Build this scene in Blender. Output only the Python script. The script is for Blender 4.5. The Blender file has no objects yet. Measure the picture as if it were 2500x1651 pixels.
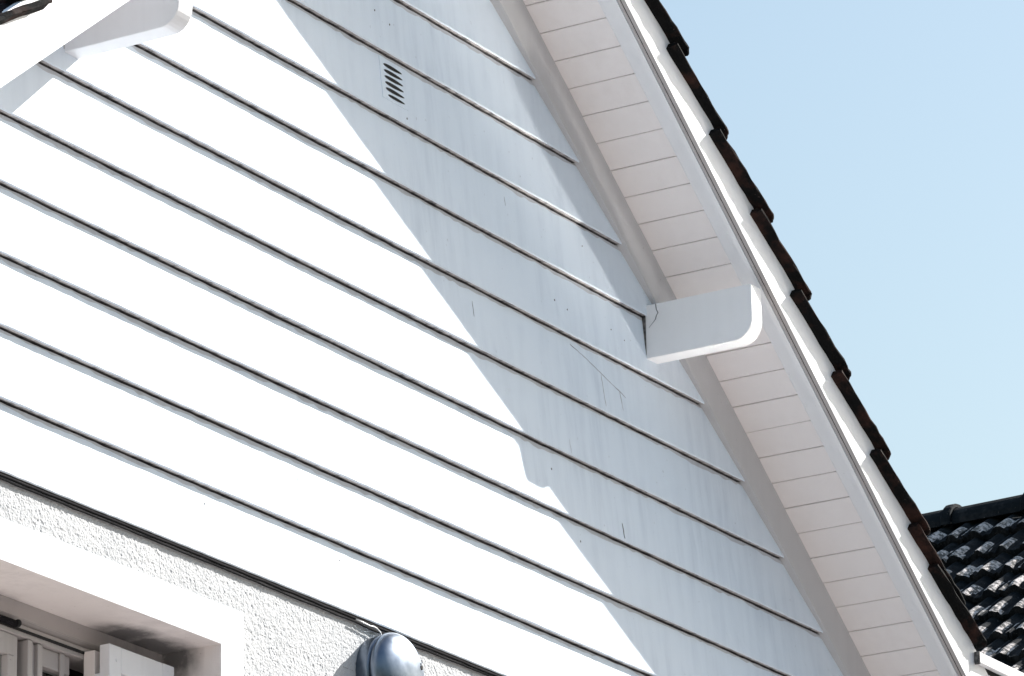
import bpy, bmesh, math, random
import numpy as np
from mathutils import Vector, Matrix

# ---------------------------------------------------------------- camera, sky, sun, exposure
scene = bpy.context.scene
COL = scene.collection
R = math.radians
random.seed(7)
rng = np.random.default_rng(11)

cam_data = bpy.data.cameras.new("camera")
cam = bpy.data.objects.new("camera", cam_data)
COL.objects.link(cam)
cam_data.sensor_fit = 'HORIZONTAL'
cam_data.sensor_width = 36.0
cam_data.lens = 181.05
cam_data.clip_start = 0.1
cam_data.clip_end = 2000.0
RIGHT = Vector((0.51958378, -0.8542348, -0.01776533))
DOWN = Vector((0.26457193, 0.18062525, -0.94729943))
FWD = Vector((0.812425, 0.48750121, 0.3198565))
mw = Matrix(((RIGHT.x, -DOWN.x, -FWD.x, -10.88683), (RIGHT.y, -DOWN.y, -FWD.y, -7.70672),
             (RIGHT.z, -DOWN.z, -FWD.z, 1.6), (0, 0, 0, 1)))
cam.matrix_world = mw
scene.camera = cam

SUN = Vector((2.02, -1.0, 1.71)).normalized()
SUN_EL = math.asin(SUN.z)
SUN_ROT = math.atan2(SUN.x, SUN.y)
world = bpy.data.worlds.new("World")
scene.world = world
world.use_nodes = True
wn = world.node_tree
bg = wn.nodes["Background"]
sky = wn.nodes.new("ShaderNodeTexSky")
sky.sky_type = 'NISHITA'
sky.sun_disc = False
sky.sun_elevation = SUN_EL
sky.sun_rotation = SUN_ROT
sky.altitude = 0.0
sky.air_density = 1.8
sky.dust_density = 2.0
sky.ozone_density = 2.2
bg.inputs[1].default_value = 0.0700
wn.links.new(sky.outputs[0], bg.inputs[0])

sun_data = bpy.data.lights.new("sun", 'SUN')
sun_data.energy = 5.0
sun_data.angle = R(0.5)
sun_data.color = (1.0, 0.965, 0.92)
sun = bpy.data.objects.new("sun", sun_data)
COL.objects.link(sun)
sun.rotation_euler = SUN.to_track_quat('Z', 'Y').to_euler()
sun.location = (20, -10, 20)

scene.view_settings.view_transform = 'Standard'
scene.view_settings.look = 'None'
scene.view_settings.exposure = 1.13
scene.view_settings.gamma = 1.0
scene.view_settings.use_curve_mapping = False
scene.cycles.use_denoising = True
scene.cycles.max_bounces = 10
scene.cycles.diffuse_bounces = 6
scene.cycles.use_guiding = True
scene.cycles.use_surface_guiding = True
scene.cycles.guiding_training_samples = 128
scene.cycles.sample_clamp_indirect = 0.0
scene.cycles.blur_glossy = 0.0
scene.cycles.caustics_reflective = True


# ---------------------------------------------------------------- helpers
def new_mat(name):
    m = bpy.data.materials.new(name)
    m.use_nodes = True
    nt = m.node_tree
    b = nt.nodes["Principled BSDF"]
    return m, nt, b


def N(nt, kind, **kw):
    n = nt.nodes.new(kind)
    for k, v in kw.items():
        if k in n.inputs:
            n.inputs[k].default_value = v
        else:
            setattr(n, k, v)
    return n


def coords(nt, scale=(1, 1, 1)):
    g = nt.nodes.new("ShaderNodeNewGeometry")
    mp = nt.nodes.new("ShaderNodeMapping")
    mp.inputs["Scale"].default_value = scale
    nt.links.new(g.outputs["Position"], mp.inputs["Vector"])
    return mp.outputs["Vector"]


def ramp(nt, src, stops):
    r = nt.nodes.new("ShaderNodeValToRGB")
    cr = r.color_ramp
    while len(cr.elements) < len(stops):
        cr.elements.new(0.5)
    for e, (p, c) in zip(cr.elements, stops):
        e.position = p
        e.color = (*c, 1) if len(c) == 3 else c
    nt.links.new(src, r.inputs[0])
    return r.outputs[0]


def mix(nt, fac, a, b, mode='MIX'):
    m = nt.nodes.new("ShaderNodeMix")
    m.data_type = 'RGBA'
    m.blend_type = mode
    if isinstance(fac, float):
        m.inputs[0].default_value = fac
    else:
        nt.links.new(fac, m.inputs[0])
    for i, v in ((6, a), (7, b)):
        if isinstance(v, tuple):
            m.inputs[i].default_value = (*v, 1)
        else:
            nt.links.new(v, m.inputs[i])
    return m.outputs[2]


def bump(nt, src, b, strength=0.2, dist=0.002):
    bp = nt.nodes.new("ShaderNodeBump")
    bp.inputs["Strength"].default_value = strength
    bp.inputs["Distance"].default_value = dist
    nt.links.new(src, bp.inputs["Height"])
    nt.links.new(bp.outputs[0], b.inputs["Normal"])


def paint(name, base, dirt=None, streak=0.25, rough=0.55, fine=0.12, spot=0.0, blobs=(), blob_y=0.0, blob_ry=5.0):
    """weathered paint: faint vertical streaks, blotches and tiny specks"""
    m, nt, b = new_mat(name)
    dirt = dirt or tuple(c * 0.8 for c in base)
    s = N(nt, "ShaderNodeTexNoise", Scale=1.0, Detail=5.0, Roughness=0.6)
    nt.links.new(coords(nt, (22, 22, 1.6)), s.inputs["Vector"])
    bl = N(nt, "ShaderNodeTexNoise", Scale=2.3, Detail=4.0, Roughness=0.6)
    nt.links.new(coords(nt), bl.inputs["Vector"])
    mul = N(nt, "ShaderNodeMath", operation='MULTIPLY')
    nt.links.new(ramp(nt, s.outputs[0], [(0.42, (0, 0, 0)), (0.78, (1, 1, 1))]), mul.inputs[0])
    nt.links.new(ramp(nt, bl.outputs[0], [(0.35, (0, 0, 0)), (0.7, (1, 1, 1))]), mul.inputs[1])
    sc = N(nt, "ShaderNodeMath", operation='MULTIPLY')
    sc.inputs[1].default_value = streak
    nt.links.new(mul.outputs[0], sc.inputs[0])
    c = mix(nt, sc.outputs[0], base, dirt)
    f = N(nt, "ShaderNodeTexNoise", Scale=140.0, Detail=3.0, Roughness=0.7)
    nt.links.new(coords(nt), f.inputs["Vector"])
    if spot:
        sp = N(nt, "ShaderNodeTexNoise", Scale=55.0, Detail=2.0, Roughness=0.5)
        nt.links.new(coords(nt), sp.inputs["Vector"])
        k = ramp(nt, sp.outputs[0], [(0.73, (0, 0, 0)), (0.79, (spot, spot, spot))])
        c = mix(nt, k, c, tuple(v * 0.3 for v in base))
    if blobs:
        # soot and mould, plus corner shade painted in: ragged blotches at fixed places
        pos = coords(nt)
        ng = N(nt, "ShaderNodeTexNoise", Scale=16.0, Detail=7.0, Roughness=0.72)
        nt.links.new(pos, ng.inputs["Vector"])
        tot = None
        for (bx, bz, rx, rz) in blobs:
            mp = nt.nodes.new("ShaderNodeMapping")
            mp.vector_type = 'TEXTURE'
            mp.inputs["Location"].default_value = (bx, blob_y, bz)
            mp.inputs["Scale"].default_value = (rx * 2, blob_ry, rz * 2)
            nt.links.new(pos, mp.inputs["Vector"])
            gr = nt.nodes.new("ShaderNodeTexGradient")
            gr.gradient_type = 'SPHERICAL'
            nt.links.new(mp.outputs[0], gr.inputs[0])
            if tot is None:
                tot = gr.outputs["Fac"]
            else:
                ad = N(nt, "ShaderNodeMath", operation='MAXIMUM')
                nt.links.new(tot, ad.inputs[0])
                nt.links.new(gr.outputs["Fac"], ad.inputs[1])
                tot = ad.outputs[0]
        ml = N(nt, "ShaderNodeMath", operation='MULTIPLY')
        nt.links.new(tot, ml.inputs[0])
        nt.links.new(ng.outputs[0], ml.inputs[1])
        k = ramp(nt, ml.outputs[0], [(0.06, (0, 0, 0)), (0.36, (0.85, 0.85, 0.85))])
        c = mix(nt, k, c, (0.10, 0.10, 0.105))
    nt.links.new(c, b.inputs["Base Color"])
    b.inputs["Roughness"].default_value = rough
    bump(nt, f.outputs[0], b, fine, 0.003)
    return m


M = {}
M['clad'] = paint("cladding_paint", (0.77, 0.86, 0.955), (0.42, 0.50, 0.62), 0.55, 0.6, 0.16, 0.35)
M['trim'] = paint("trim_paint", (0.84, 0.85, 0.87), (0.70, 0.70, 0.73), 0.3, 0.42, 0.05, 0.15)
M['soffit'] = paint("soffit_paint", (0.90, 0.865, 0.86), (0.76, 0.71, 0.70), 0.35, 0.5, 0.08)
M['frieze'] = paint("frieze_paint", (0.56, 0.56, 0.57), (0.42, 0.41, 0.42), 0.5, 0.6, 0.12, 0.3)
M['reveal'] = paint("reveal_paint", (0.77, 0.725, 0.71), (0.42, 0.385, 0.38), 0.7, 0.7, 0.15, 0.6,
                    [(.30, 5.335, .10, .05), (.17, 5.335, .09, .05), (.392, 5.31, .05, .05)], .17, .12)
M['sash'] = paint("sash_paint", (0.40, 0.375, 0.37), (0.20, 0.19, 0.185), 0.6, 0.5, 0.1, 0.5)
M['shutter'] = paint("shutter_paint", (0.72, 0.73, 0.76), (0.45, 0.43, 0.42), 0.5, 0.5, 0.12, 0.5)


def grime(name, c0, c1, c2):
    m, nt, b = new_mat(name)
    n = N(nt, "ShaderNodeTexNoise", Scale=1.0, Detail=6.0, Roughness=0.7)
    nt.links.new(coords(nt, (34, 34, 60)), n.inputs["Vector"])
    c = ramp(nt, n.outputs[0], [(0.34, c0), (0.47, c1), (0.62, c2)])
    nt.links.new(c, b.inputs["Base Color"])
    b.inputs["Roughness"].default_value = 0.9
    bump(nt, n.outputs[0], b, 0.4, 0.004)
    return m


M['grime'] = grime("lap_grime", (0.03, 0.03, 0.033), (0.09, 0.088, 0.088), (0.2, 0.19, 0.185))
M['lapshade'] = paint("lap_shade_paint", (0.58, 0.61, 0.66), (0.30, 0.31, 0.34), 0.7, 0.7, 0.2, 0.6)  # top strip of each board: the lap's shadow painted as a greyer tone
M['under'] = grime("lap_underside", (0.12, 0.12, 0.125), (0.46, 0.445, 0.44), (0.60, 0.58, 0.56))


def stucco():
    m, nt, b = new_mat("stucco")
    n = N(nt, "ShaderNodeTexNoise", Scale=6.0, Detail=5.0)
    nt.links.new(coords(nt), n.inputs["Vector"])
    nt.links.new(ramp(nt, n.outputs[0], [(0.3, (0.43, 0.445, 0.46)), (0.7, (0.51, 0.52, 0.53))]), b.inputs["Base Color"])
    b.inputs["Roughness"].default_value = 0.85
    v = N(nt, "ShaderNodeTexNoise", Scale=260.0, Detail=3.0)
    nt.links.new(coords(nt), v.inputs["Vector"])
    bump(nt, v.outputs[0], b, 0.35, 0.003)
    return m


M['stucco'] = stucco()


def flat(name, col, rough=0.6, metal=0.0):
    m, nt, b = new_mat(name)
    n = N(nt, "ShaderNodeTexNoise", Scale=30.0, Detail=4.0)
    nt.links.new(coords(nt), n.inputs["Vector"])
    c = ramp(nt, n.outputs[0], [(0.3, tuple(v * 0.8 for v in col)), (0.7, tuple(min(1, v * 1.1) for v in col))])
    nt.links.new(c, b.inputs["Base Color"])
    b.inputs["Roughness"].default_value = rough
    b.inputs["Metallic"].default_value = metal
    return m


M['black'] = flat("dark_hole", (0.006, 0.007, 0.008), 0.8)
M['crack'] = flat("hairline_crack", (0.20, 0.20, 0.215), 0.9)
M['cable'] = flat("black_cable", (0.010, 0.010, 0.012), 0.9)
M['cable'].node_tree.nodes["Principled BSDF"].inputs["Specular IOR Level"].default_value = 0.1
M['board_under'] = paint("darker_underside", (0.42, 0.40, 0.40), (0.28, 0.26, 0.26), 0.5, 0.8, 0.2)  # greyer, darker tone on the bargeboard's bottom face
M['pale_cable'] = flat("pale_cable", (0.7, 0.7, 0.7), 0.4)
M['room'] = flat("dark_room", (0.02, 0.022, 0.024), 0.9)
M['reflection_sheet'] = flat("white_reflection_sheet", (0.8, 0.8, 0.8), 0.9)  # white sheet added behind the pane in place of its bright reflection


def tile_mat(name, dark, brown, lichen_lit, lich_pos=0.62):
    m, nt, b = new_mat(name)
    n = N(nt, "ShaderNodeTexNoise", Scale=9.0, Detail=6.0, Roughness=0.65)
    nt.links.new(coords(nt), n.inputs["Vector"])
    c = ramp(nt, n.outputs[0], [(0.48, dark), (0.68, brown)])
    l = N(nt, "ShaderNodeTexNoise", Scale=38.0, Detail=5.0, Roughness=0.7)
    nt.links.new(coords(nt), l.inputs["Vector"])
    k = ramp(nt, l.outputs[0], [(lich_pos, (0, 0, 0)), (lich_pos + 0.06, (1, 1, 1))])
    c = mix(nt, k, c, lichen_lit)
    nt.links.new(c, b.inputs["Base Color"])
    b.inputs["Roughness"].default_value = 0.92
    b.inputs["Specular IOR Level"].default_value = 0.12
    bump(nt, l.outputs[0], b, 0.6, 0.006)
    return m


M['tile'] = tile_mat("dark_clay_tile", (0.004, 0.0045, 0.005), (0.040, 0.019, 0.015), (0.16, 0.13, 0.12), 0.68)
M['oldtile'] = tile_mat("lichened_tile", (0.008, 0.011, 0.014), (0.030, 0.032, 0.035), (0.10, 0.10, 0.10), 0.64)
M['lichen_lit'] = tile_mat("sunlit_lichen_crown", (0.11, 0.105, 0.10), (0.30, 0.28, 0.265), (0.62, 0.57, 0.55), 0.48)  # lichened crowns made paler, sunlit highlights put into the colour


def metal_mat():
    m, nt, b = new_mat("brushed_metal")
    b.inputs["Metallic"].default_value = 1.0
    n = N(nt, "ShaderNodeTexNoise", Scale=25.0, Detail=5.0)
    nt.links.new(coords(nt), n.inputs["Vector"])
    nt.links.new(ramp(nt, n.outputs[0], [(0.3, (0.15, 0.185, 0.24)), (0.7, (0.21, 0.245, 0.30))]), b.inputs["Base Color"])
    nt.links.new(ramp(nt, n.outputs[0], [(0.3, (0.30, 0.30, 0.30)), (0.7, (0.40, 0.40, 0.40))]), b.inputs["Roughness"])
    return m


M['metal'] = metal_mat()


def glass_mat():
    m, nt, b = new_mat("window_glass")
    b.inputs["Base Color"].default_value = (0.9, 0.95, 0.95, 1)
    b.inputs["Roughness"].default_value = 0.02
    b.inputs["Transmission Weight"].default_value = 1.0
    b.inputs["IOR"].default_value = 1.45
    return m


M['glass'] = glass_mat()


def ground_mat():
    m, nt, b = new_mat("ground_gravel")
    n = N(nt, "ShaderNodeTexNoise", Scale=0.8, Detail=8.0)
    nt.links.new(coords(nt), n.inputs["Vector"])
    nt.links.new(ramp(nt, n.outputs[0], [(0.3, (0.225, 0.205, 0.198)), (0.7, (0.30, 0.275, 0.265))]), b.inputs["Base Color"])
    b.inputs["Roughness"].default_value = 0.9
    return m


M['ground'] = ground_mat()
M['reflector'] = flat("reflector_metal", (0.46, 0.45, 0.435), 0.115, 1.0)
M['wood'] = flat("added_woodland", (0.035, 0.05, 0.025), 0.95)


def link(name, verts, faces, mat, parent=None, mats=None, mi=None, smooth=False, recalc=True):
    me = bpy.data.meshes.new(name)
    me.from_pydata([tuple(v) for v in verts], [], [tuple(f) for f in faces])
    for m in (mats or [mat]):
        me.materials.append(m)
    if mi is not None:
        me.polygons.foreach_set("material_index", mi)
    if smooth:
        me.polygons.foreach_set("use_smooth", [True] * len(me.polygons))
    if recalc:
        bm = bmesh.new()
        bm.from_mesh(me)
        bmesh.ops.recalc_face_normals(bm, faces=bm.faces)
        bm.to_mesh(me)
        bm.free()
    me.update()
    o = bpy.data.objects.new(name, me)
    COL.objects.link(o)
    if parent:
        o.parent = parent
    return o


def bevel(o, w=0.003, seg=2):
    md = o.modifiers.new("bevel", 'BEVEL')
    md.width = w
    md.segments = seg
    md.limit_method = 'ANGLE'
    md.angle_limit = R(35)
    return o


class MB:
    def __init__(self):
        self.v = []
        self.f = []

    def add(self, verts, faces):
        o = len(self.v)
        self.v += [tuple(p) for p in verts]
        self.f += [tuple(i + o for i in f) for f in faces]

    def box(self, a, b):
        (x0, y0, z0), (x1, y1, z1) = a, b
        self.add([(x0, y0, z0), (x1, y0, z0), (x1, y1, z0), (x0, y1, z0), (x0, y0, z1), (x1, y0, z1), (x1, y1, z1), (x0, y1, z1)],
                 [(0, 3, 2, 1), (4, 5, 6, 7), (0, 1, 5, 4), (1, 2, 6, 5), (2, 3, 7, 6), (3, 0, 4, 7)])

    def loft(self, rings, caps=True):
        n = len(rings[0])
        vs = [p for r in rings for p in r]
        fs = []
        for i in range(len(rings) - 1):
            for j in range(n):
                k = (j + 1) % n
                fs.append((i * n + j, i * n + k, (i + 1) * n + k, (i + 1) * n + j))
        if caps:
            fs.append(tuple(range(n))[::-1])
            fs.append(tuple(range((len(rings) - 1) * n, len(rings) * n)))
        self.add(vs, fs)

    def tube(self, pts, r, n=8):
        rings = []
        for i, p in enumerate(pts):
            a = Vector(pts[max(0, i - 1)])
            b = Vector(pts[min(len(pts) - 1, i + 1)])
            d = (b - a).normalized()
            u = d.cross(Vector((0, 1, 0.01))).normalized()
            w = d.cross(u)
            rings.append([Vector(p) + u * (r * math.cos(t)) + w * (r * math.sin(t)) for t in [2 * math.pi * j / n for j in range(n)]])
        self.loft(rings)

    def done(self, name, mat, parent=None, **k):
        return link(name, self.v, self.f, mat, parent, **k)


def thing(name, label, cat, loc=(0, 0, 0), group=None):
    o = bpy.data.objects.new(name, None)
    COL.objects.link(o)
    o.location = loc
    o["label"] = label
    o["category"] = cat
    if group:
        o["group"] = group
    return o


def noise1(n, scale, amp, seed):
    g = np.random.default_rng(seed)
    k = max(2, int(n / scale) + 3)
    xs = np.linspace(0, k - 1, n)
    return np.interp(xs, np.arange(k), g.uniform(-amp, amp, k))


# ---------------------------------------------------------------- ground
gnd = MB()
gnd.add([(-400, -400, 0), (400, -400, 0), (400, 400, 0), (-400, 400, 0)], [(0, 1, 2, 3)])
g = gnd.done("ground", M['ground'])
g["kind"] = "structure"
g["label"] = "pale gravel ground in front of the house"

# unseen wooded slope added opposite the gable to cut low sky light
hv, hf = [], []
na, nr = 90, 12
for i in range(na + 1):
    a = R(150 + 170 * i / na)
    for j in range(nr + 1):
        r = 34 + 40 * j / nr
        t = j / nr
        z = (15.5 + 2.5 * math.sin(i * .9) + 1.5 * math.sin(i * 2.3 + 1)) * min(1, t * 2.2) ** .6 + random.uniform(-.5, .5) * (j > 0)
        if j == 0:
            z = -0.3
        hv.append((-5 + r * math.cos(a), -4 + r * math.sin(a), z))
for i in range(na):
    for j in range(nr):
        o = i * (nr + 1) + j
        hf.append((o, o + 1, o + nr + 2, o + nr + 1))
hill = link("added_hillside", hv, hf, M['wood'])
hill["kind"] = "structure"
hill["label"] = "unseen dark wooded slope, added to block low sky opposite the gable"

# ---------------------------------------------------------------- the gable house
TH = R(37.63619598)
C_, S_ = math.cos(TH), math.sin(TH)
T_ = S_ / C_
AX, AZ = 1.269, 8.3971          # apex of the soffit plane
Z0, STEP, LAP = 7.5693, 0.2, 0.0200   # clapboard lips
ZB = Z0 - 10 * STEP              # lowest lip, 5.569


def rp(side, s, q, y):
    return (AX + side * (s * C_ + q * S_), y, AZ - s * S_ + q * C_)


house = thing("gable_house", "white clapboard gable house with boarded eaves, brackets and dark clay verge tiles", "house")


def rake_prism(mb, side, prof, s0, s1, ns=1):
    """prof: list of (y, q) swept along the rake; the ends are plumb cut at the apex"""
    rings = []
    for i in range(ns + 1):
        s = s0 + (s1 - s0) * i / ns
        ring = []
        for (y, q) in prof:
            ss = s
            if i == 0 and s0 <= 0.0:
                ss = -q * S_ / C_ + 0.0015      # meet the other side on the centre line
            ring.append(rp(side, ss, q, y))
        rings.append(ring)
    mb.loft(rings)


# --- clapboard cladding
def rake_x(z, e):
    return (e - z) / T_


E_SOF = AZ + T_ * AX


def cladding():
    V, F, MI = [], [], []
    for k in range(-4, 11):
        zb = Z0 - STEP * k
        zt = zb + STEP
        xr0 = min(4.9, rake_x(zb, E_SOF - 0.05))
        xr1 = min(4.9, rake_x(zt, E_SOF - 0.05))
        xl0, xl1 = max(-2.36, 2 * AX - xr0), max(-2.36, 2 * AX - xr1)
        if xr0 - xl0 < 0.08:
            continue
        if xr1 - xl1 < 0.02:
            xr1 = xl1 = AX
            xr1 += 0.01
            xl1 -= 0.01
        n = int((xr0 - xl0) / 0.014) + 2
        wob = noise1(n, 22, 0.0011, 100 + k) + noise1(n, 2, 0.0006, 200 + k)
        lip = noise1(n, 40, 0.0012, 300 + k) + noise1(n, 1.5, 0.0007, 400 + k)
        dip = noise1(n, 3, 0.0012, 500 + k)
        frin = noise1(n, 2.2, 0.0045, 600 + k) + noise1(n, 14, 0.004, 700 + k)
        o = len(V)
        for i in range(n):
            t = i / (n - 1)
            xb = xl0 + (xr0 - xl0) * t
            xt = xl1 + (xr1 - xl1) * t
            V.append((xb, LAP + 0.034, zb + 0.004))
            V.append((xb, LAP - 0.0045 + dip[i] * .8, zb + 0.0015))
            V.append((xb, 0.0035 + wob[i], zb + lip[i] * 0.5))
            V.append((xb, 0.0 + wob[i], zb + 0.0035 + lip[i]))
            V.append((xb + (xt - xb) * 0.5, LAP * 0.5 + wob[i] * 0.4, zb + 0.1))
            f_ = 1 - (.013 + frin[i]) / STEP
            V.append((xb + (xt - xb) * f_, LAP * f_ + wob[i] * .2, zb + STEP * f_))
            V.append((xt, LAP - 0.001, zt - 0.0042 + dip[i]))
            V.append((xt, LAP + 0.013, zt - 0.0028 + dip[i]))
        for i in range(n - 1):
            for j in range(7):
                a = o + i * 8 + j
                F.append((a, a + 8, a + 9, a + 1))
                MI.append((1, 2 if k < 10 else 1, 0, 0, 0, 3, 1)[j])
    o = link("cladding", V, F, None, house, mats=[M['clad'], M['grime'], M['under'], M['lapshade']], mi=MI, recalc=False)
    return o


clad = cladding()

# cracks: thin filled hairlines a millimetre proud of the boards


def board_y(z):
    k = math.floor((Z0 - z) / STEP) + 1
    zb = Z0 - STEP * k
    return LAP * (z - zb) / STEP


def crack(pts, w=0.0016, seed=0):
    g_ = random.Random(seed)
    P = []
    for (x0, z0), (x1, z1) in zip(pts[:-1], pts[1:]):
        m = max(2, int(math.hypot(x1 - x0, z1 - z0) / 0.012))
        for i in range(m):
            t = i / m
            P.append((x0 + (x1 - x0) * t + g_.uniform(-.0016, .0016), z0 + (z1 - z0) * t + g_.uniform(-.0012, .0012)))
    P.append(pts[-1])
    mb = MB()
    vs, fs = [], []
    for i, (x, z) in enumerate(P):
        a = P[max(0, i - 1)]
        b = P[min(len(P) - 1, i + 1)]
        d = Vector((b[0] - a[0], b[1] - a[1])).normalized()
        ww = w * g_.uniform(0.25, 0.75) * (0.3 if i in (0, len(P) - 1) else 1)
        y = board_y(z) - 0.0008
        vs += [(x - d.y * ww, y, z + d.x * ww), (x + d.y * ww, y, z - d.x * ww),
               (x + d.y * ww, y + .003, z - d.x * ww), (x - d.y * ww, y + .003, z + d.x * ww)]
        if i:
            o = (i - 1) * 4
            for j in range(4):
                k = (j + 1) % 4
                fs.append((o + j, o + k, o + 4 + k, o + 4 + j))
    mb.add(vs, fs)
    mb.done("crack", M['crack'], clad)


crack([(2.339, 6.745), (2.407, 6.731), (2.517, 6.70), (2.585, 6.679), (2.632, 6.667), (2.667, 6.655)], .0014, 1)
crack([(2.519, 6.693), (2.523, 6.64), (2.528, 6.579)], .0017, 2)
crack([(2.631, 6.665), (2.638, 6.62), (2.645, 6.579)], .0016, 3)
crack([(1.187, 6.267), (1.188, 6.187)], .0014, 4)
crack([(2.618, 6.226), (2.626, 6.178)], .0016, 5)
crack([(1.557, 5.851), (1.572, 5.784)], .0014, 6)
crack([(1.05, 6.85), (1.055, 6.785)], .0012, 7)
crack([(0.72, 6.23), (0.722, 6.17)], .0012, 8)

for (x, z) in [(2.234, 6.861), (2.31, 6.851), (2.585, 6.862), (2.666, 6.848), (2.42, 7.096), (2.369, 6.108), (1.29, 7.47),
               (1.21, 7.49), (1.37, 7.19), (0.62, 7.02), (0.15, 6.42), (1.9, 5.98), (0.32, 5.72), (1.0, 5.72), (2.2, 6.30)]:
    r_ = random.uniform(.0016, .003)
    y = board_y(z)
    sp = MB()
    sp.loft([[(x + r_ * math.cos(a), y - h, z + r_ * 1.3 * math.sin(a)) for a in [i * math.pi / 3 for i in range(6)]] for h in (-.002, .0012)])
    sp.done("chip_mark", M['crack'], clad)
for i, (x, z, l) in enumerate([(.42, 6.62, .03), (.95, 6.46, .025), (.20, 6.30, .03), (1.32, 6.06, .035), (.78, 5.92, .03), (1.62, 6.34, .03),
                               (1.12, 7.02, .04), (.10, 5.93, .025), (2.05, 5.72, .03), (1.75, 6.72, .05), (2.30, 6.42, .045), (1.95, 7.12, .03)]):
    crack([(x, z), (x + .002, z - l)], .0009, 30 + i)

# backing of the gable and the body of the house
mb = MB()
gx0, gx1 = -2.36, 4.9
pts = [(gx0, ZB - 0.02), (gx1, ZB - 0.02), (AX, AZ + .02)]
mb.loft([[(x, .054, z) for x, z in pts], [(x, .12, z) for x, z in pts]])
mb.done("gable_backing", M['grime'], house)
mb = MB()
mb.box((gx0, .13, 0), (gx0 + .2, 7, 5.5))
mb.box((gx1 - .2, .13, 0), (gx1, 7, 5.5))
mb.box((gx0, 6.8, 0), (gx1, 7, 5.5))
mb.done("side_wall", M['stucco'], house)


# --- lower wall: rough-cast stucco, real relief
def blur(a, k):
    for _ in range(k):
        a = (np.roll(a, 1, 0) + np.roll(a, -1, 0) + 2 * a) / 4
        a = (np.roll(a, 1, 1) + np.roll(a, -1, 1) + 2 * a) / 4
    return a


BX0, BX1, BZ0 = -1.46, 0.494, 5.439      # smooth band round the window
OX0, OX1, OZ1, OZ0 = -0.95, 0.3955, 5.3366, 4.25


def stucco_patch(V, F, x0, x1, z0, z1, h):
    nx, nz = int((x1 - x0) / h) + 1, int((z1 - z0) / h) + 1
    xs, zs = np.linspace(x0, x1, nx), np.linspace(z0, z1, nz)
    a = rng.standard_normal((nz, nx))
    b1, b2 = blur(a, 1), blur(rng.standard_normal((nz, nx)), 9)
    hgt = b1 / b1.std() * 0.00042 + b2 / b2.std() * 0.00032
    X, Z = np.meshgrid(xs, zs)
    # sink under the smooth band, with an uneven border
    edge = blur(rng.standard_normal((nz, nx)), 30)
    edge = edge / edge.std() * 0.006
    dist = np.maximum(X - BX1, Z - BZ0) + edge
    m = np.clip((dist + 0.014) / 0.02, 0, 1)
    Y = 0.0155 - hgt * (0.25 + .75 * m) + (1 - m) * 0.0022
    o = len(V)
    V.extend(zip(X.ravel(), Y.ravel(), Z.ravel()))
    for i in range(nz - 1):
        r0 = o + i * nx
        F.extend([(r0 + j, r0 + j + 1, r0 + nx + j + 1, r0 + nx + j) for j in range(nx - 1)])


V, F = [], []
stucco_patch(V, F, -0.78, 2.5, BZ0 - .03, 5.60, 0.0017)
stucco_patch(V, F, BX1 - .03, 1.75, 5.0, BZ0 - .0301, 0.0017)
for (x0, x1, z0, z1) in [(gx0, -0.78, BZ0 - .03, 5.6), (2.5, gx1, BZ0 - .03, 5.6), (1.75, gx1, 5.0, BZ0 - .03), (BX1 - .03, gx1, 0, 5.0),
                         (gx0, OX0 - .1, 0, BZ0 - .03), (OX0 - .1, BX1 - .03, 0, OZ0)]:
    o = len(V)
    V += [(x0, .0165, z0), (x1, .0165, z0), (x1, .0165, z1), (x0, .0165, z1)]
    F.append((o, o + 1, o + 2, o + 3))
link("lower_wall", V, F, M['stucco'], house, smooth=True, recalc=False)

# --- smooth plaster surround and reveal of the window
YF, YR_ = 0.0125, 0.207


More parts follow.
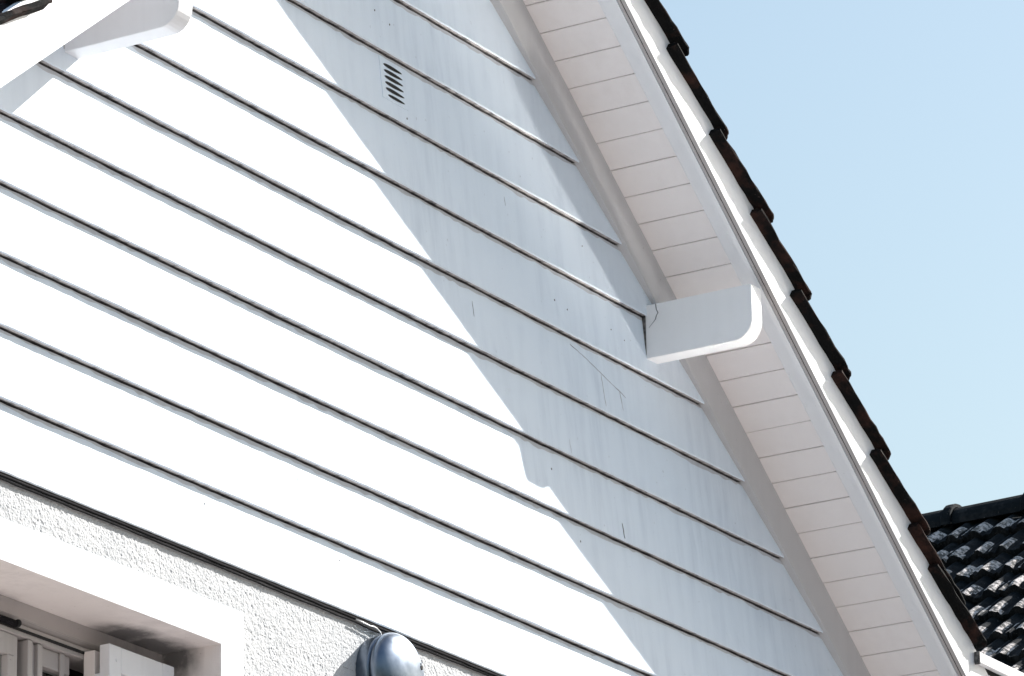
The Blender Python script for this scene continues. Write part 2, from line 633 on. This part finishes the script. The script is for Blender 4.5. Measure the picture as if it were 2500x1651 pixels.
def surround():
    V, F, MI = [], [], []

    def strip(P0, P1, jit, n, seed):
        a, b = noise1(n, 3, jit, seed), noise1(n, 12, jit, seed + 1)
        o = len(V)
        for i in range(n):
            t = i / (n - 1)
            V.append([P0[0][c] + (P0[1][c] - P0[0][c]) * t for c in range(3)])
            V.append([P1[0][c] + (P1[1][c] - P1[0][c]) * t for c in range(3)])
        for i in range(n - 1):
            F.append((o + 2 * i, o + 2 * i + 2, o + 2 * i + 3, o + 2 * i + 1))
            MI.append(0)
    e = 0.0022
    # head band, right band
    strip([(OX0 - .1, YF, OZ1 + e), (OX1 + e, YF, OZ1 + e)], [(OX0 - .1, YF, BZ0 + .012), (OX1 + e, YF, BZ0 + .012)], 0, 60, 1)
    strip([(OX1 + e, YF, OZ0), (OX1 + e, YF, BZ0 + .012)], [(BX1 + .012, YF, OZ0), (BX1 + .012, YF, BZ0 + .012)], 0, 40, 2)
    strip([(OX0 - .1, YF, OZ0), (OX0 - .1, YF, OZ1 + e)], [(OX0 - e, YF, OZ0), (OX0 - e, YF, OZ1 + e)], 0, 20, 2)
    nb = len(F)
    # eased arris
    strip([(OX0, YF + e, OZ1), (OX1, YF + e, OZ1)], [(OX0 - e, YF, OZ1 + e), (OX1 + e, YF, OZ1 + e)], 0, 60, 3)
    strip([(OX1, YF + e, OZ0), (OX1, YF + e, OZ1)], [(OX1 + e, YF, OZ0), (OX1 + e, YF, OZ1 + e)], 0, 40, 4)
    # reveal soffit and sides
    strip([(OX0, YF + e, OZ1), (OX1, YF + e, OZ1)], [(OX0, .33, OZ1), (OX1, .33, OZ1)], 0, 40, 5)
    strip([(OX1, YF + e, OZ0), (OX1, YF + e, OZ1)], [(OX1, .33, OZ0), (OX1, .33, OZ1)], 0, 40, 6)
    strip([(OX0, YF + e, OZ0), (OX0, YF + e, OZ1)], [(OX0, .33, OZ0), (OX0, .33, OZ1)], 0, 20, 7)
    strip([(OX0, YF + e, OZ0), (OX1, YF + e, OZ0)], [(OX0, .33, OZ0), (OX1, .33, OZ0)], 0, 20, 8)
    MI = [0] * nb + [1] * (len(F) - nb)
    return link("window_surround", V, F, None, house, mats=[M['clad'], M['reveal']], mi=MI, recalc=False)


sur = surround()

# --- window
win = link("window", [], [], M['sash'], house)
mb = MB()
mb.box((OX0, .207, 5.291), (OX1, .30, OZ1))                       # head of the box frame
mb.add([(OX0, .207, 5.291), (OX1, .207, 5.291), (OX1, .224, 5.276), (OX0, .224, 5.276), (OX0, .30, 5.291), (OX1, .30, 5.291), (OX1, .30, 5.276), (OX0, .30, 5.276)],
       [(0, 1, 2, 3), (3, 2, 6, 7), (4, 7, 6, 5), (0, 3, 7, 4), (1, 5, 6, 2), (0, 4, 5, 1)])
mb.box((OX0, .2085, 5.2435), (OX1, .30, 5.2755))
bevel(mb.done("frame_head", M['sash'], win), .0015, 1)
mb = MB()
mb.box((OX0, .2035, 5.2555), (.03, .2080, 5.2625))
mb.done("shutter_rail", M['black'], win)
mb = MB()
mb.tube([(OX0, .198, 5.268), (-.33, .198, 5.268), (-.292, .198, 5.268)], .0088, 10)
ro = mb.done("curtain_rod", M['cable'], win)
mb = MB()
rings = []
for i in range(1, 8):
    a = math.pi * i / 8
    rings.append([(-.287 - .008 * math.cos(a), .196 + .0115 * math.sin(a) * math.cos(t), 5.2695 + .0115 * math.sin(a) * math.sin(t)) for t in [2 * math.pi * j / 12 for j in range(12)]])
mb.loft(rings)
mb.done("rod_end", M['black'], win, smooth=True)


def sash(x0, x1, ztop, y, rail, stile, zb=OZ0 + .05):
    mb = MB()
    mb.box((x0, y, ztop - rail), (x1, y + .04, ztop))
    mb.box((x0, y + .0003, zb), (x0 + stile, y + .0395, ztop - rail))
    mb.box((x1 - stile, y + .0003, zb), (x1, y + .0395, ztop - rail))
    mb.box((x0 + stile, y + .0003, zb), (x1 - stile, y + .0395, zb + .06))
    o = mb.done("sash", M['sash'], win)
    bevel(o, .003, 2)
    mg = MB()
    mg.box((x0 + stile, y + .022, zb + .06), (x1 - stile, y + .026, ztop - rail))
    mg.done("pane", M['glass'], win)


sash(-.86, -.277, 5.2432, .214, .058, .027)
sash(-.151, -.012, 5.2428, .226, .052, .018)
mb = MB()
mb.box((-.2765, .217, 4.3), (-.259, .262, 5.2428))
mb.box((-.2283, .205, 4.3), (-.2087, .27, 5.2405))
mb.box((-.2087, .213, 4.3), (-.1955, .27, 5.2395))
mb.box((-.1955, .222, 4.3), (-.1765, .27, 5.2395))
mb.box((-.1765, .211, 4.3), (-.1545, .27, 5.2415))
mb.box((-.0635, .219, 4.3), (-.0445, .2255, 5.2425))
bevel(mb.done("mullion", M['sash'], win), .002, 2)
mb = MB()
n = 40
rings = []
for i in range(n + 1):
    x = -.80 + (.80 - .315) * i / n
    y = .275 + .006 * math.sin(i * 1.3) + .003 * math.sin(i * 2.9)
    rings.append([(x, y, 4.3), (x, y, 5.19), (x, y + .002, 5.19), (x, y + .002, 4.3)])
mb.loft(rings)
mb.done("reflection_sheet", M['reflection_sheet'], win)
mb = MB()
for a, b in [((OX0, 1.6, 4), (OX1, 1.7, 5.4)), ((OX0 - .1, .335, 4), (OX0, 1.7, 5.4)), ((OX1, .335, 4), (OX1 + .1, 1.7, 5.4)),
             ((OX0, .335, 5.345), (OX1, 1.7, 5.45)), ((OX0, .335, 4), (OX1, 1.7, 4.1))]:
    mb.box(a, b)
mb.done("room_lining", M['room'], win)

# --- folded shutter inside the reveal
sh = link("shutter", [], [], M['shutter'], house)
mb = MB()
x0, x1, y0, y1, zt = .023, .327, .120, .153, 5.273
mb.box((x0, y0, 4.3), (x0 + .054, y1, zt))
mb.box((x1 - .054, y0, 4.3), (x1, y1, zt))
mb.box((x0 + .054, y0 + .0004, 5.2015), (x1 - .054, y1 - .0004, zt - .0004))
mb.box((x0 + .054, y0 + .009, 4.3), (x1 - .054, y1 - .006, 5.2015))
mb.box((x0 + .001, y1, 4.3), (x1 - .01, .1695, 5.196))
bevel(mb.done("front_leaf", M['shutter'], sh), .002, 2)
mb = MB()
mb.box((x0 + .001, .17, 4.3), (x1, .2065, 5.262))
bevel(mb.done("rear_leaf", M['reveal'], sh), .002, 2)
mb = MB()
rings = [[(x0 + .032 + r * math.cos(t), y0 - h, 5.232 + r * math.sin(t)) for t in [2 * math.pi * j / 10 for j in range(10)]] for r, h in ((.0045, -.001), (.0042, .002), (.002, .003))]
mb.loft(rings)
mb.done("screw", M['shutter'], sh, smooth=True)

# --- frieze boards along the rakes
for side in (1, -1):
    mb = MB()
    rake_prism(mb, side, [(-.012, -.1252), (.05, -.1252), (.05, .004), (-.012, .004)], 0, 4.62, 1)
    bevel(mb.done("frieze_board", M['frieze'], house), .002, 2)

# --- soffit boarding, board joints as real gaps
PL, S_FIRST = 0.10797, 0.9976
for side in (1, -1):
    mb = MB()
    s = S_FIRST - 9 * PL
    k = 0
    while s < 4.6:
        ga, gb = random.uniform(.0008, .0020), random.uniform(.0008, .0020)
        a, b = s + ga, min(s + PL - gb, 4.66)
        if a < 0.02:
            a = .02
        dq = random.uniform(-.0012, .0012)
        if b > a + .01:
            e = .0016
            rings = []
            for (y) in (-.330, .05):
                rings.append([rp(side, a, .014, y), rp(side, a, dq + e, y), rp(side, a + e, dq, y), rp(side, b - e, dq, y), rp(side, b, dq + e, y), rp(side, b, .014, y)])
            mb.loft(rings)
        s += PL
    so = mb.done("soffit", M['soffit'], house)
    mb = MB()
    rake_prism(mb, side, [(-.37, .0145), (.10, .0145), (.10, .03), (-.37, .03)], 0, 4.66, 1)
    mb.done("soffit_deck", M['grime'], so)
    mb = MB()
    rake_prism(mb, side, [(-.3575, -.011), (-.2625, -.011), (-.2595, -.008), (-.2595, -.0012), (-.3575, -.0012)], 0, 4.66, 1)
    mb.done("soffit_trim", M['trim'], so)

# --- bargeboards: outer board with a bead line, inner lining strip
for side in (1, -1):
    bq = -.1058
    mb = MB()
    top = .030 if side > 0 else .052
    prof = [(-.405, bq + .0012), (-.4038, bq), (-.3912, bq), (-.3905, bq + .003), (-.3890, bq + .003), (-.3883, bq), (-.379, bq), (-.379, top), (-.405, top),
            (-.405, bq + .0285), (-.4025 if side < 0 else -.4048, bq + .0266), (-.405, bq + .0247)]
    s_end = 4.7
    rake_prism(mb, side, prof, 0, s_end, 1)
    bb = mb.done("bargeboard", None, house, mats=[M['trim'], M['board_under'], M['grime']], mi=[(1 if j in (1, 5) else 2 if j in (2, 3, 4) else 0) for j in range(12)] + [0, 0])
    mb = MB()
    rake_prism(mb, side, [(-.3735, bq + .0045), (-.3595, bq + .0045), (-.3595, .0), (-.3735, .0)], 0, 4.68, 1)
    mb.done("lining_strip", M['trim'], bb)


# --- brackets (purlin ends) with a rounded nose
def bracket(x0, x1, zb, zt, yend, rad):
    mb = MB()
    prof = [(.05, zt), (.05, zb)]
    for i in range(9):
        a = -math.pi / 2 - i * (math.pi / 2) / 8
        prof.append((yend + rad + rad * math.cos(a), zb + rad * 1.05 + rad * 1.05 * math.sin(a)))
    prof.append((yend, zt))
    mb.loft([[(x0, y, z) for y, z in prof], [(x1, y, z) for y, z in prof]])
    o = mb.done("bracket", M['trim'], house)
    bevel(o, .003, 2)
    mj = MB()
    e = .0022
    mj.box((x0 - e, .0065, zb - e), (x1 + e * .6, .049, zt + e * .5))
    mj.done("joint", M['grime'], o)
    return o


br = bracket(2.8065, 2.876, 6.8245, 7.0055, -.3815, .066)
bl_ = bracket(-.366, -.299, 6.8285, 7.0080, -.3700, .060)
# split in the end grain beside the wall on the right bracket
mb = MB()
P = [(-.0318, 7.004), (-.034, 6.985), (-.040, 6.972), (-.034, 6.965), (-.030, 6.952), (-.018, 6.940), (-.005, 6.928)]
vs = []
for i, (y, z) in enumerate(P):
    w = .0016 if i < 5 else .0008
    vs += [(2.8058, y - w, z), (2.8058, y + w, z), (2.8085, y + w, z), (2.8085, y - w, z)]
fs = []
for i in range(len(P) - 1):
    for j in range(4):
        fs.append((i * 4 + j, i * 4 + (j + 1) % 4, i * 4 + 4 + (j + 1) % 4, i * 4 + 4 + j))
mb.add(vs, fs)
mb.done("split", M['crack'], br)

# --- vent plate with six slots
mb = MB()
vx0, vx1, vz0, vz1 = 1.240, 1.383, 7.219, 7.356
yb0, yb1 = board_y(vz0), board_y(vz1)
mb.add([(vx0, yb0 - .0016, vz0), (vx1, yb0 - .0016, vz0), (vx1, yb1 - .0016, vz1), (vx0, yb1 - .0016, vz1),
        (vx0, yb0 + .004, vz0), (vx1, yb0 + .004, vz0), (vx1, yb1 + .004, vz1), (vx0, yb1 + .004, vz1)],
       [(0, 1, 2, 3), (7, 6, 5, 4), (0, 4, 5, 1), (1, 5, 6, 2), (2, 6, 7, 3), (3, 7, 4, 0)])
vent = mb.done("vent", M['clad'], house)
for i in range(6):
    z = 7.3345 - .0199 * i
    mb = MB()
    up, dn = [], []
    xa, xb = 1.259, 1.364
    if i == 5:
        xa += .010
    nn = 16
    for j in range(nn + 1):
        t = j / nn
        x = xa + (xb - xa) * t
        w = .0062 * (max(0.0, math.sin(math.pi * (t ** .75)))) ** .55 * (1 if i < 5 else .85)
        up.append((x, z + w))
        dn.append((x, z - w))
    poly = up + dn[1:-1][::-1]
    mb.loft([[(x, board_y(zz) - .0024, zz) for x, zz in poly], [(x, board_y(zz) + .002, zz) for x, zz in poly]])
    mb.done("slot", M['black'], vent)


# --- tiled roof
def tile_field(mb, rows, cols, rp_, cp, fn, v0, g_, lift=.034, over=.055, rough=.004, thick=.022, MI=None):
    prof = []
    for j in range(21):
        v = j / 20
        h = 0.0
        for c, w, a in ((.22, .15, .034), (.72, .15, .034)):
            d = abs(v - c) / w
            if d < 1:
                h = max(h, a * math.cos(d * math.pi / 2) ** .8)
        if v > .94:
            h = max(h, .016)
        prof.append((v, h))
    for r in range(rows):
        for c in range(cols):
            du, dv, dh, sk = g_.uniform(-.008, .008), g_.uniform(-.004, .004), g_.uniform(-.004, .004), g_.uniform(-.01, .01)
            u0, u1 = r * rp_ + du - .01, (r + 1) * rp_ + over + du
            vs = []
            us = (0, .55, .86, 1)
            for q, f in enumerate(us):
                for (v, h) in prof:
                    e = g_.uniform(-rough, rough) if q == 3 else 0
                    hh = h + dh + lift * f + (g_.uniform(-rough, rough) * .5 if q >= 2 else 0) - (.004 if q == 3 else 0)
                    vs.append(fn(u0 + (u1 - u0) * f + e + sk * (v - .5) * f, v0 + (c + v * 1.01) * cp + dv, hh))
            for (v, h) in prof:
                hh = h * .75 + dh + lift - thick
                vs.append(fn(u1 - .006 + sk * (v - .5), v0 + (c + v * 1.01) * cp + dv, hh))
            n = len(prof)
            fs = [(q * n + j, q * n + j + 1, (q + 1) * n + j + 1, (q + 1) * n + j) for q in range(4) for j in range(n - 1)]
            mb.add(vs, fs)
            if MI is not None:
                MI += [1 if (q >= 1 and prof[j][1] + prof[j + 1][1] > .020 + g_.uniform(-.012, .016) and q < 3) else 0 for q in range(4) for j in range(n - 1)]


g1 = random.Random(5)
mb = MB()
EXPO, S_T0 = .3265, .057
for side in (1, -1):
    tile_field(mb, 11, 18, EXPO, .3, lambda u, v, h, s_=side: rp(s_, u + S_T0, .06 + h, v), -.20, g1)
    rake_prism(mb, side, [(-.372, .0305), (6.9, .0305), (6.9, .045), (-.372, .045)], 0, 3.74, 1)
roof = mb.done("roof", M['tile'], house, recalc=False)


def verge_tile(side, s_low, seed, L=.40):
    g_ = random.Random(seed)
    q0 = -.004 if side > 0 else .014
    outer = [(0, .004), (.001, .010), (.006, .015), (.020, .017), (.042, .016), (.09, .004), (.14, .002), (.20, .014), (.235, .010)]
    inner = [(.235, -.006), (.20, -.004), (.14, -.014), (.09, -.014), (.058, -.012), (.044, -.012), (.028, -.007), (.014, -.002), (.004, .001)]
    prof = outer + inner
    no = len(outer)
    rings = []
    us = [0, .05, .1, .14, .18, .22, .26, .29, .32, .345, .36, .375, .385, .392, .397, .40]
    dz, dy, sk = g_.uniform(-.005, .005), g_.uniform(-.004, .004), g_.uniform(-.009, .009)
    ph = g_.uniform(0, 6)
    for u in us:
        ring = []
        tilt = .135 * u
        yo = -.4412 + dy + sk * (u / L) + g_.uniform(-.0012, .0012)
        nose = max(0, (u - .375) / .025)
        rc = .016 * max(0, (u - .372) / .028) ** 2.2
        for i, (y, q) in enumerate(prof):
            qq = q
            if i < no:
                qq -= .010 * nose ** 2
            else:
                qq -= .009 * min(1, nose * 1.6) * (1 if y < .2 else .3) * (1 - .5 * nose ** 3)
            jit = g_.uniform(-.0018, .0018) + .0011 * math.sin(u * 37 + ph + y * 40) + .0009 * math.sin(u * 90 + 2 * ph) * (1 if y < .05 else .3)
            qq = q0 + dz + tilt + qq + jit
            if y > .050:
                qq = max(qq, .047 if i >= no else .060)
            s = s_low - L + u + (g_.uniform(-.003, .003) if u > .38 else 0)
            ring.append(rp(side, s, qq, yo + y + (rc if y < .03 else rc * .4) + g_.uniform(-.0016, .0016)))
        rings.append(ring)
    mb = MB()
    mb.loft(rings)
    return mb.done("verge_tile", M['tile'], roof)


k = 0
for side in (1, -1):
    for s_low in [.029 + .3256 * i for i in range(1, 12)] + [3.775]:
        verge_tile(side, s_low + random.uniform(-.006, .006), 40 + k)
        k += 1

# --- white gutter and fascia that run on from the foot of the right rake
mb = MB()
GX0, GX1 = 4.262, 7.2
prof = [(-.4065, 6.069), (-.423, 6.069), (-.4255, 6.0715), (-.4255, 6.1045), (-.423, 6.107), (-.4065, 6.107)]
mb.loft([[(GX0, y, z) for y, z in prof], [(GX1, y, z) for y, z in prof]])
gut = mb.done("eaves_strip", M['trim'], house)
mb = MB()
mb.loft([[(GX0 - .006, y, z) for y, z in ((-.4075, 6.064), (-.4265, 6.064), (-.4270, 6.108), (-.4075, 6.108))], [(GX0 - .0005, y, z) for y, z in ((-.4075, 6.064), (-.4265, 6.064), (-.4270, 6.108), (-.4075, 6.108))]])
mb.done("end_cap", M['grime'], gut)
mb = MB()
for poly, yy in (([(4.212, 6.052), (4.330, 6.052), (4.386, 5.918)], -.4044), ([(4.3345, 6.052), (5.9, 6.052), (5.9, 5.6), (4.798, 5.6), (4.390, 5.9155)], -.4040)):
    mb.loft([[(x, yy, z) for x, z in poly], [(x, -.379, z) for x, z in poly]])
fas = bevel(mb.done("fascia", M['trim'], house), .001, 1)
mb = MB()
mb.box((GX0, -.400, 6.0525), (GX1, -.379, 6.105))
mb.done("gap_backing", M['black'], fas)

# --- unseen wing, added to carry a metal strip reflecting sun onto the gable
mb = MB()
mb.box((7.62, -6.0, 0), (11.0, -2.56, 2.50))
wing = mb.done("added_wing", M['stucco'], house)
mb = MB()
mb.box((8.04, -6.06, 2.51), (11.06, -2.46, 2.58))
mb.done("flat_roof", M['grime'], wing)
mb = MB()
mb.box((7.47, -6.06, 2.51), (8.035, -2.46, 2.60))
mb.done("metal_reflector", M['reflector'], wing)

# ---------------------------------------------------------------- alarm bell on the lower wall
bell = thing("alarm_bell", "round polished metal alarm bell with a small keyhole, mounted on the stucco below the clapboards", "alarm bell", (1.20, 0.0, 5.412))


def lathe(prof, cx, cz, n=64):
    rings = []
    for r, y in prof:
        rings.append([(cx + r * math.cos(t), y, cz + r * math.sin(t)) for t in [2 * math.pi * j / n for j in range(n)]])
    mb = MB()
    mb.loft(rings)
    return mb


def rel(o, root):
    o.parent = root
    o.matrix_parent_inverse = Matrix.Translation(-Vector(root.location))
    return o


CX, CZ = 1.20, 5.412
b1 = lathe([(.118, .02), (.122, .012), (.124, -.018), (.1235, -.026), (.118, -.031), (.06, -.031)], CX, CZ).done("back_box", M['metal'], None, smooth=True)
rel(b1, bell)
b2 = lathe([(.112, -.030), (.112, -.037)], CX, CZ).done("gasket", M['black'], None)
rel(b2, bell)
prof = [(.110, -.038), (.1255, -.0375), (.1272, -.040), (.1268, -.046)]
for i in range(1, 15):
    a = i / 15 * math.pi / 2
    prof.append((.1266 * math.cos(a) ** .92, -.046 - .052 * math.sin(a)))
prof.append((.002, -.0981))
b3 = lathe(prof, CX, CZ).done("dome", M['metal'], None, smooth=True)
rel(b3, bell)
kx, kz = 1.2655, 5.445
rr = math.hypot(kx - CX, kz - CZ)
aa = math.acos((rr / .1266) ** (1 / .92))
ky = -.046 - .052 * math.sin(aa)
mb = MB()
mb.loft([[(kx + r * math.cos(t), ky + .004 - h, kz + r * 1.25 * math.sin(t)) for t in [2 * math.pi * j / 14 for j in range(14)]] for r, h in ((.0058, 0), (.0056, .0075), (.004, .0078))])
mb.box((kx - .0011, ky - .0008, kz + .0085), (kx + .0011, ky + .004, kz + .0135))
b4 = mb.done("keyhole", M['black'], None)
rel(b4, bell)

# ---------------------------------------------------------------- cables under the lowest lip


def cable(name, label, pts, r, mat, seed):
    g_ = random.Random(seed)
    P = []
    for (a, b) in zip(pts[:-1], pts[1:]):
        m = max(2, int((Vector(b) - Vector(a)).length / .05))
        for i in range(m):
            t = i / m
            p = Vector(a).lerp(Vector(b), t)
            P.append(p + Vector((0, g_.uniform(-.0007, .0007), g_.uniform(-.0011, .0011))))
    P.append(Vector(pts[-1]))
    mb = MB()
    mb.tube(P, r)
    o = mb.done(name, mat, None, smooth=True)
    o["label"] = label
    o["category"] = "cable"
    o["group"] = "cables clipped under the lowest clapboard"
    return o


cable("cable", "thick black cable tucked tight under the lowest clapboard", [(-1.4, .0065, 5.5618), (.4, .0065, 5.5622), (1.6, .0065, 5.5615), (3.9, .0065, 5.5618)], .0042, M['cable'], 1)
cable("cable", "thinner black cable running just below the thick black one", [(-1.4, .0085, 5.5520), (.3, .008, 5.5535), (1.08, .0085, 5.552), (1.17, .008, 5.548), (1.30, .0085, 5.549), (1.5, .0085, 5.5535), (3.9, .0085, 5.553)], .0030, M['cable'], 2)
cable("cable", "short pale cable dropping from the black cables into the alarm bell", [(1.06, -.0005, 5.5565), (1.131, -.002, 5.5540), (1.165, -.003, 5.5535), (1.185, -.002, 5.547), (1.20, .0, 5.535)], .0024, M['pale_cable'], 3)

# ---------------------------------------------------------------- neighbouring house
nb = thing("neighbour_house", "house behind with a dark lichened wavy tile roof and ridge, at the lower right", "house", (14.4, 4.5, 0))
AL = R(37.0)
CA, SA = math.cos(AL), math.sin(AL)
NX, NZ = 14.4, 9.87
g2 = random.Random(9)
MIN = []
mb = MB()
tile_field(mb, 13, 26, .328, .29, lambda u, v, h: (NX - u * CA - h * SA, v, NZ - u * SA + h * CA), 0.6, g2, lift=.050, over=.03, rough=.010, thick=.040, MI=MIN)
MIN += [0, 0]
mb.add([(NX, .6, NZ - .03), (NX, 8.2, NZ - .03), (NX - 4.4 * CA, 8.2, NZ - .03 - 4.4 * SA), (NX - 4.4 * CA, .6, NZ - .03 - 4.4 * SA),
        (NX + 4.4 * CA, 8.2, NZ - .03 - 4.4 * SA), (NX + 4.4 * CA, .6, NZ - .03 - 4.4 * SA)], [(0, 1, 2, 3), (0, 5, 4, 1)])
nroof = rel(mb.done("roof", None, None, recalc=False, mats=[M['oldtile'], M['lichen_lit']], mi=MIN), nb)


def ridge_ring(y, r, dz=0):
    out = []
    for j in range(13):
        a = math.pi * (-.02 + 1.04 * j / 12)
        out.append((NX - r * math.cos(a), y, NZ - .012 + dz + r * .92 * math.sin(a)))
    for j in range(12, -1, -1):
        a = math.pi * (-.02 + 1.04 * j / 12)
        out.append((NX - (r - .016) * math.cos(a), y, NZ - .012 + dz + (r - .016) * .92 * math.sin(a)))
    return out


RL = .50
yj = 4.553
y = yj - RL * 9
idx = 0
while y < 8.2:
    mb = MB()
    d = g2.uniform(-.004, .004)
    mb.loft([ridge_ring(y - .028, .152, d), ridge_ring(y - .020, .158, d), ridge_ring(y + .022, .158, d), ridge_ring(y + .040, .136, d), ridge_ring(y + RL - .03, .128, d)])
    rel(mb.done("ridge_tile", M['oldtile'], None), nb)
    y += RL
    idx += 1
mb = MB()
mb.box((NX - 3.2, .8, 0), (NX + 3.2, 8.0, 7.2))
rel(mb.done("wall", M['stucco'], None), nb)
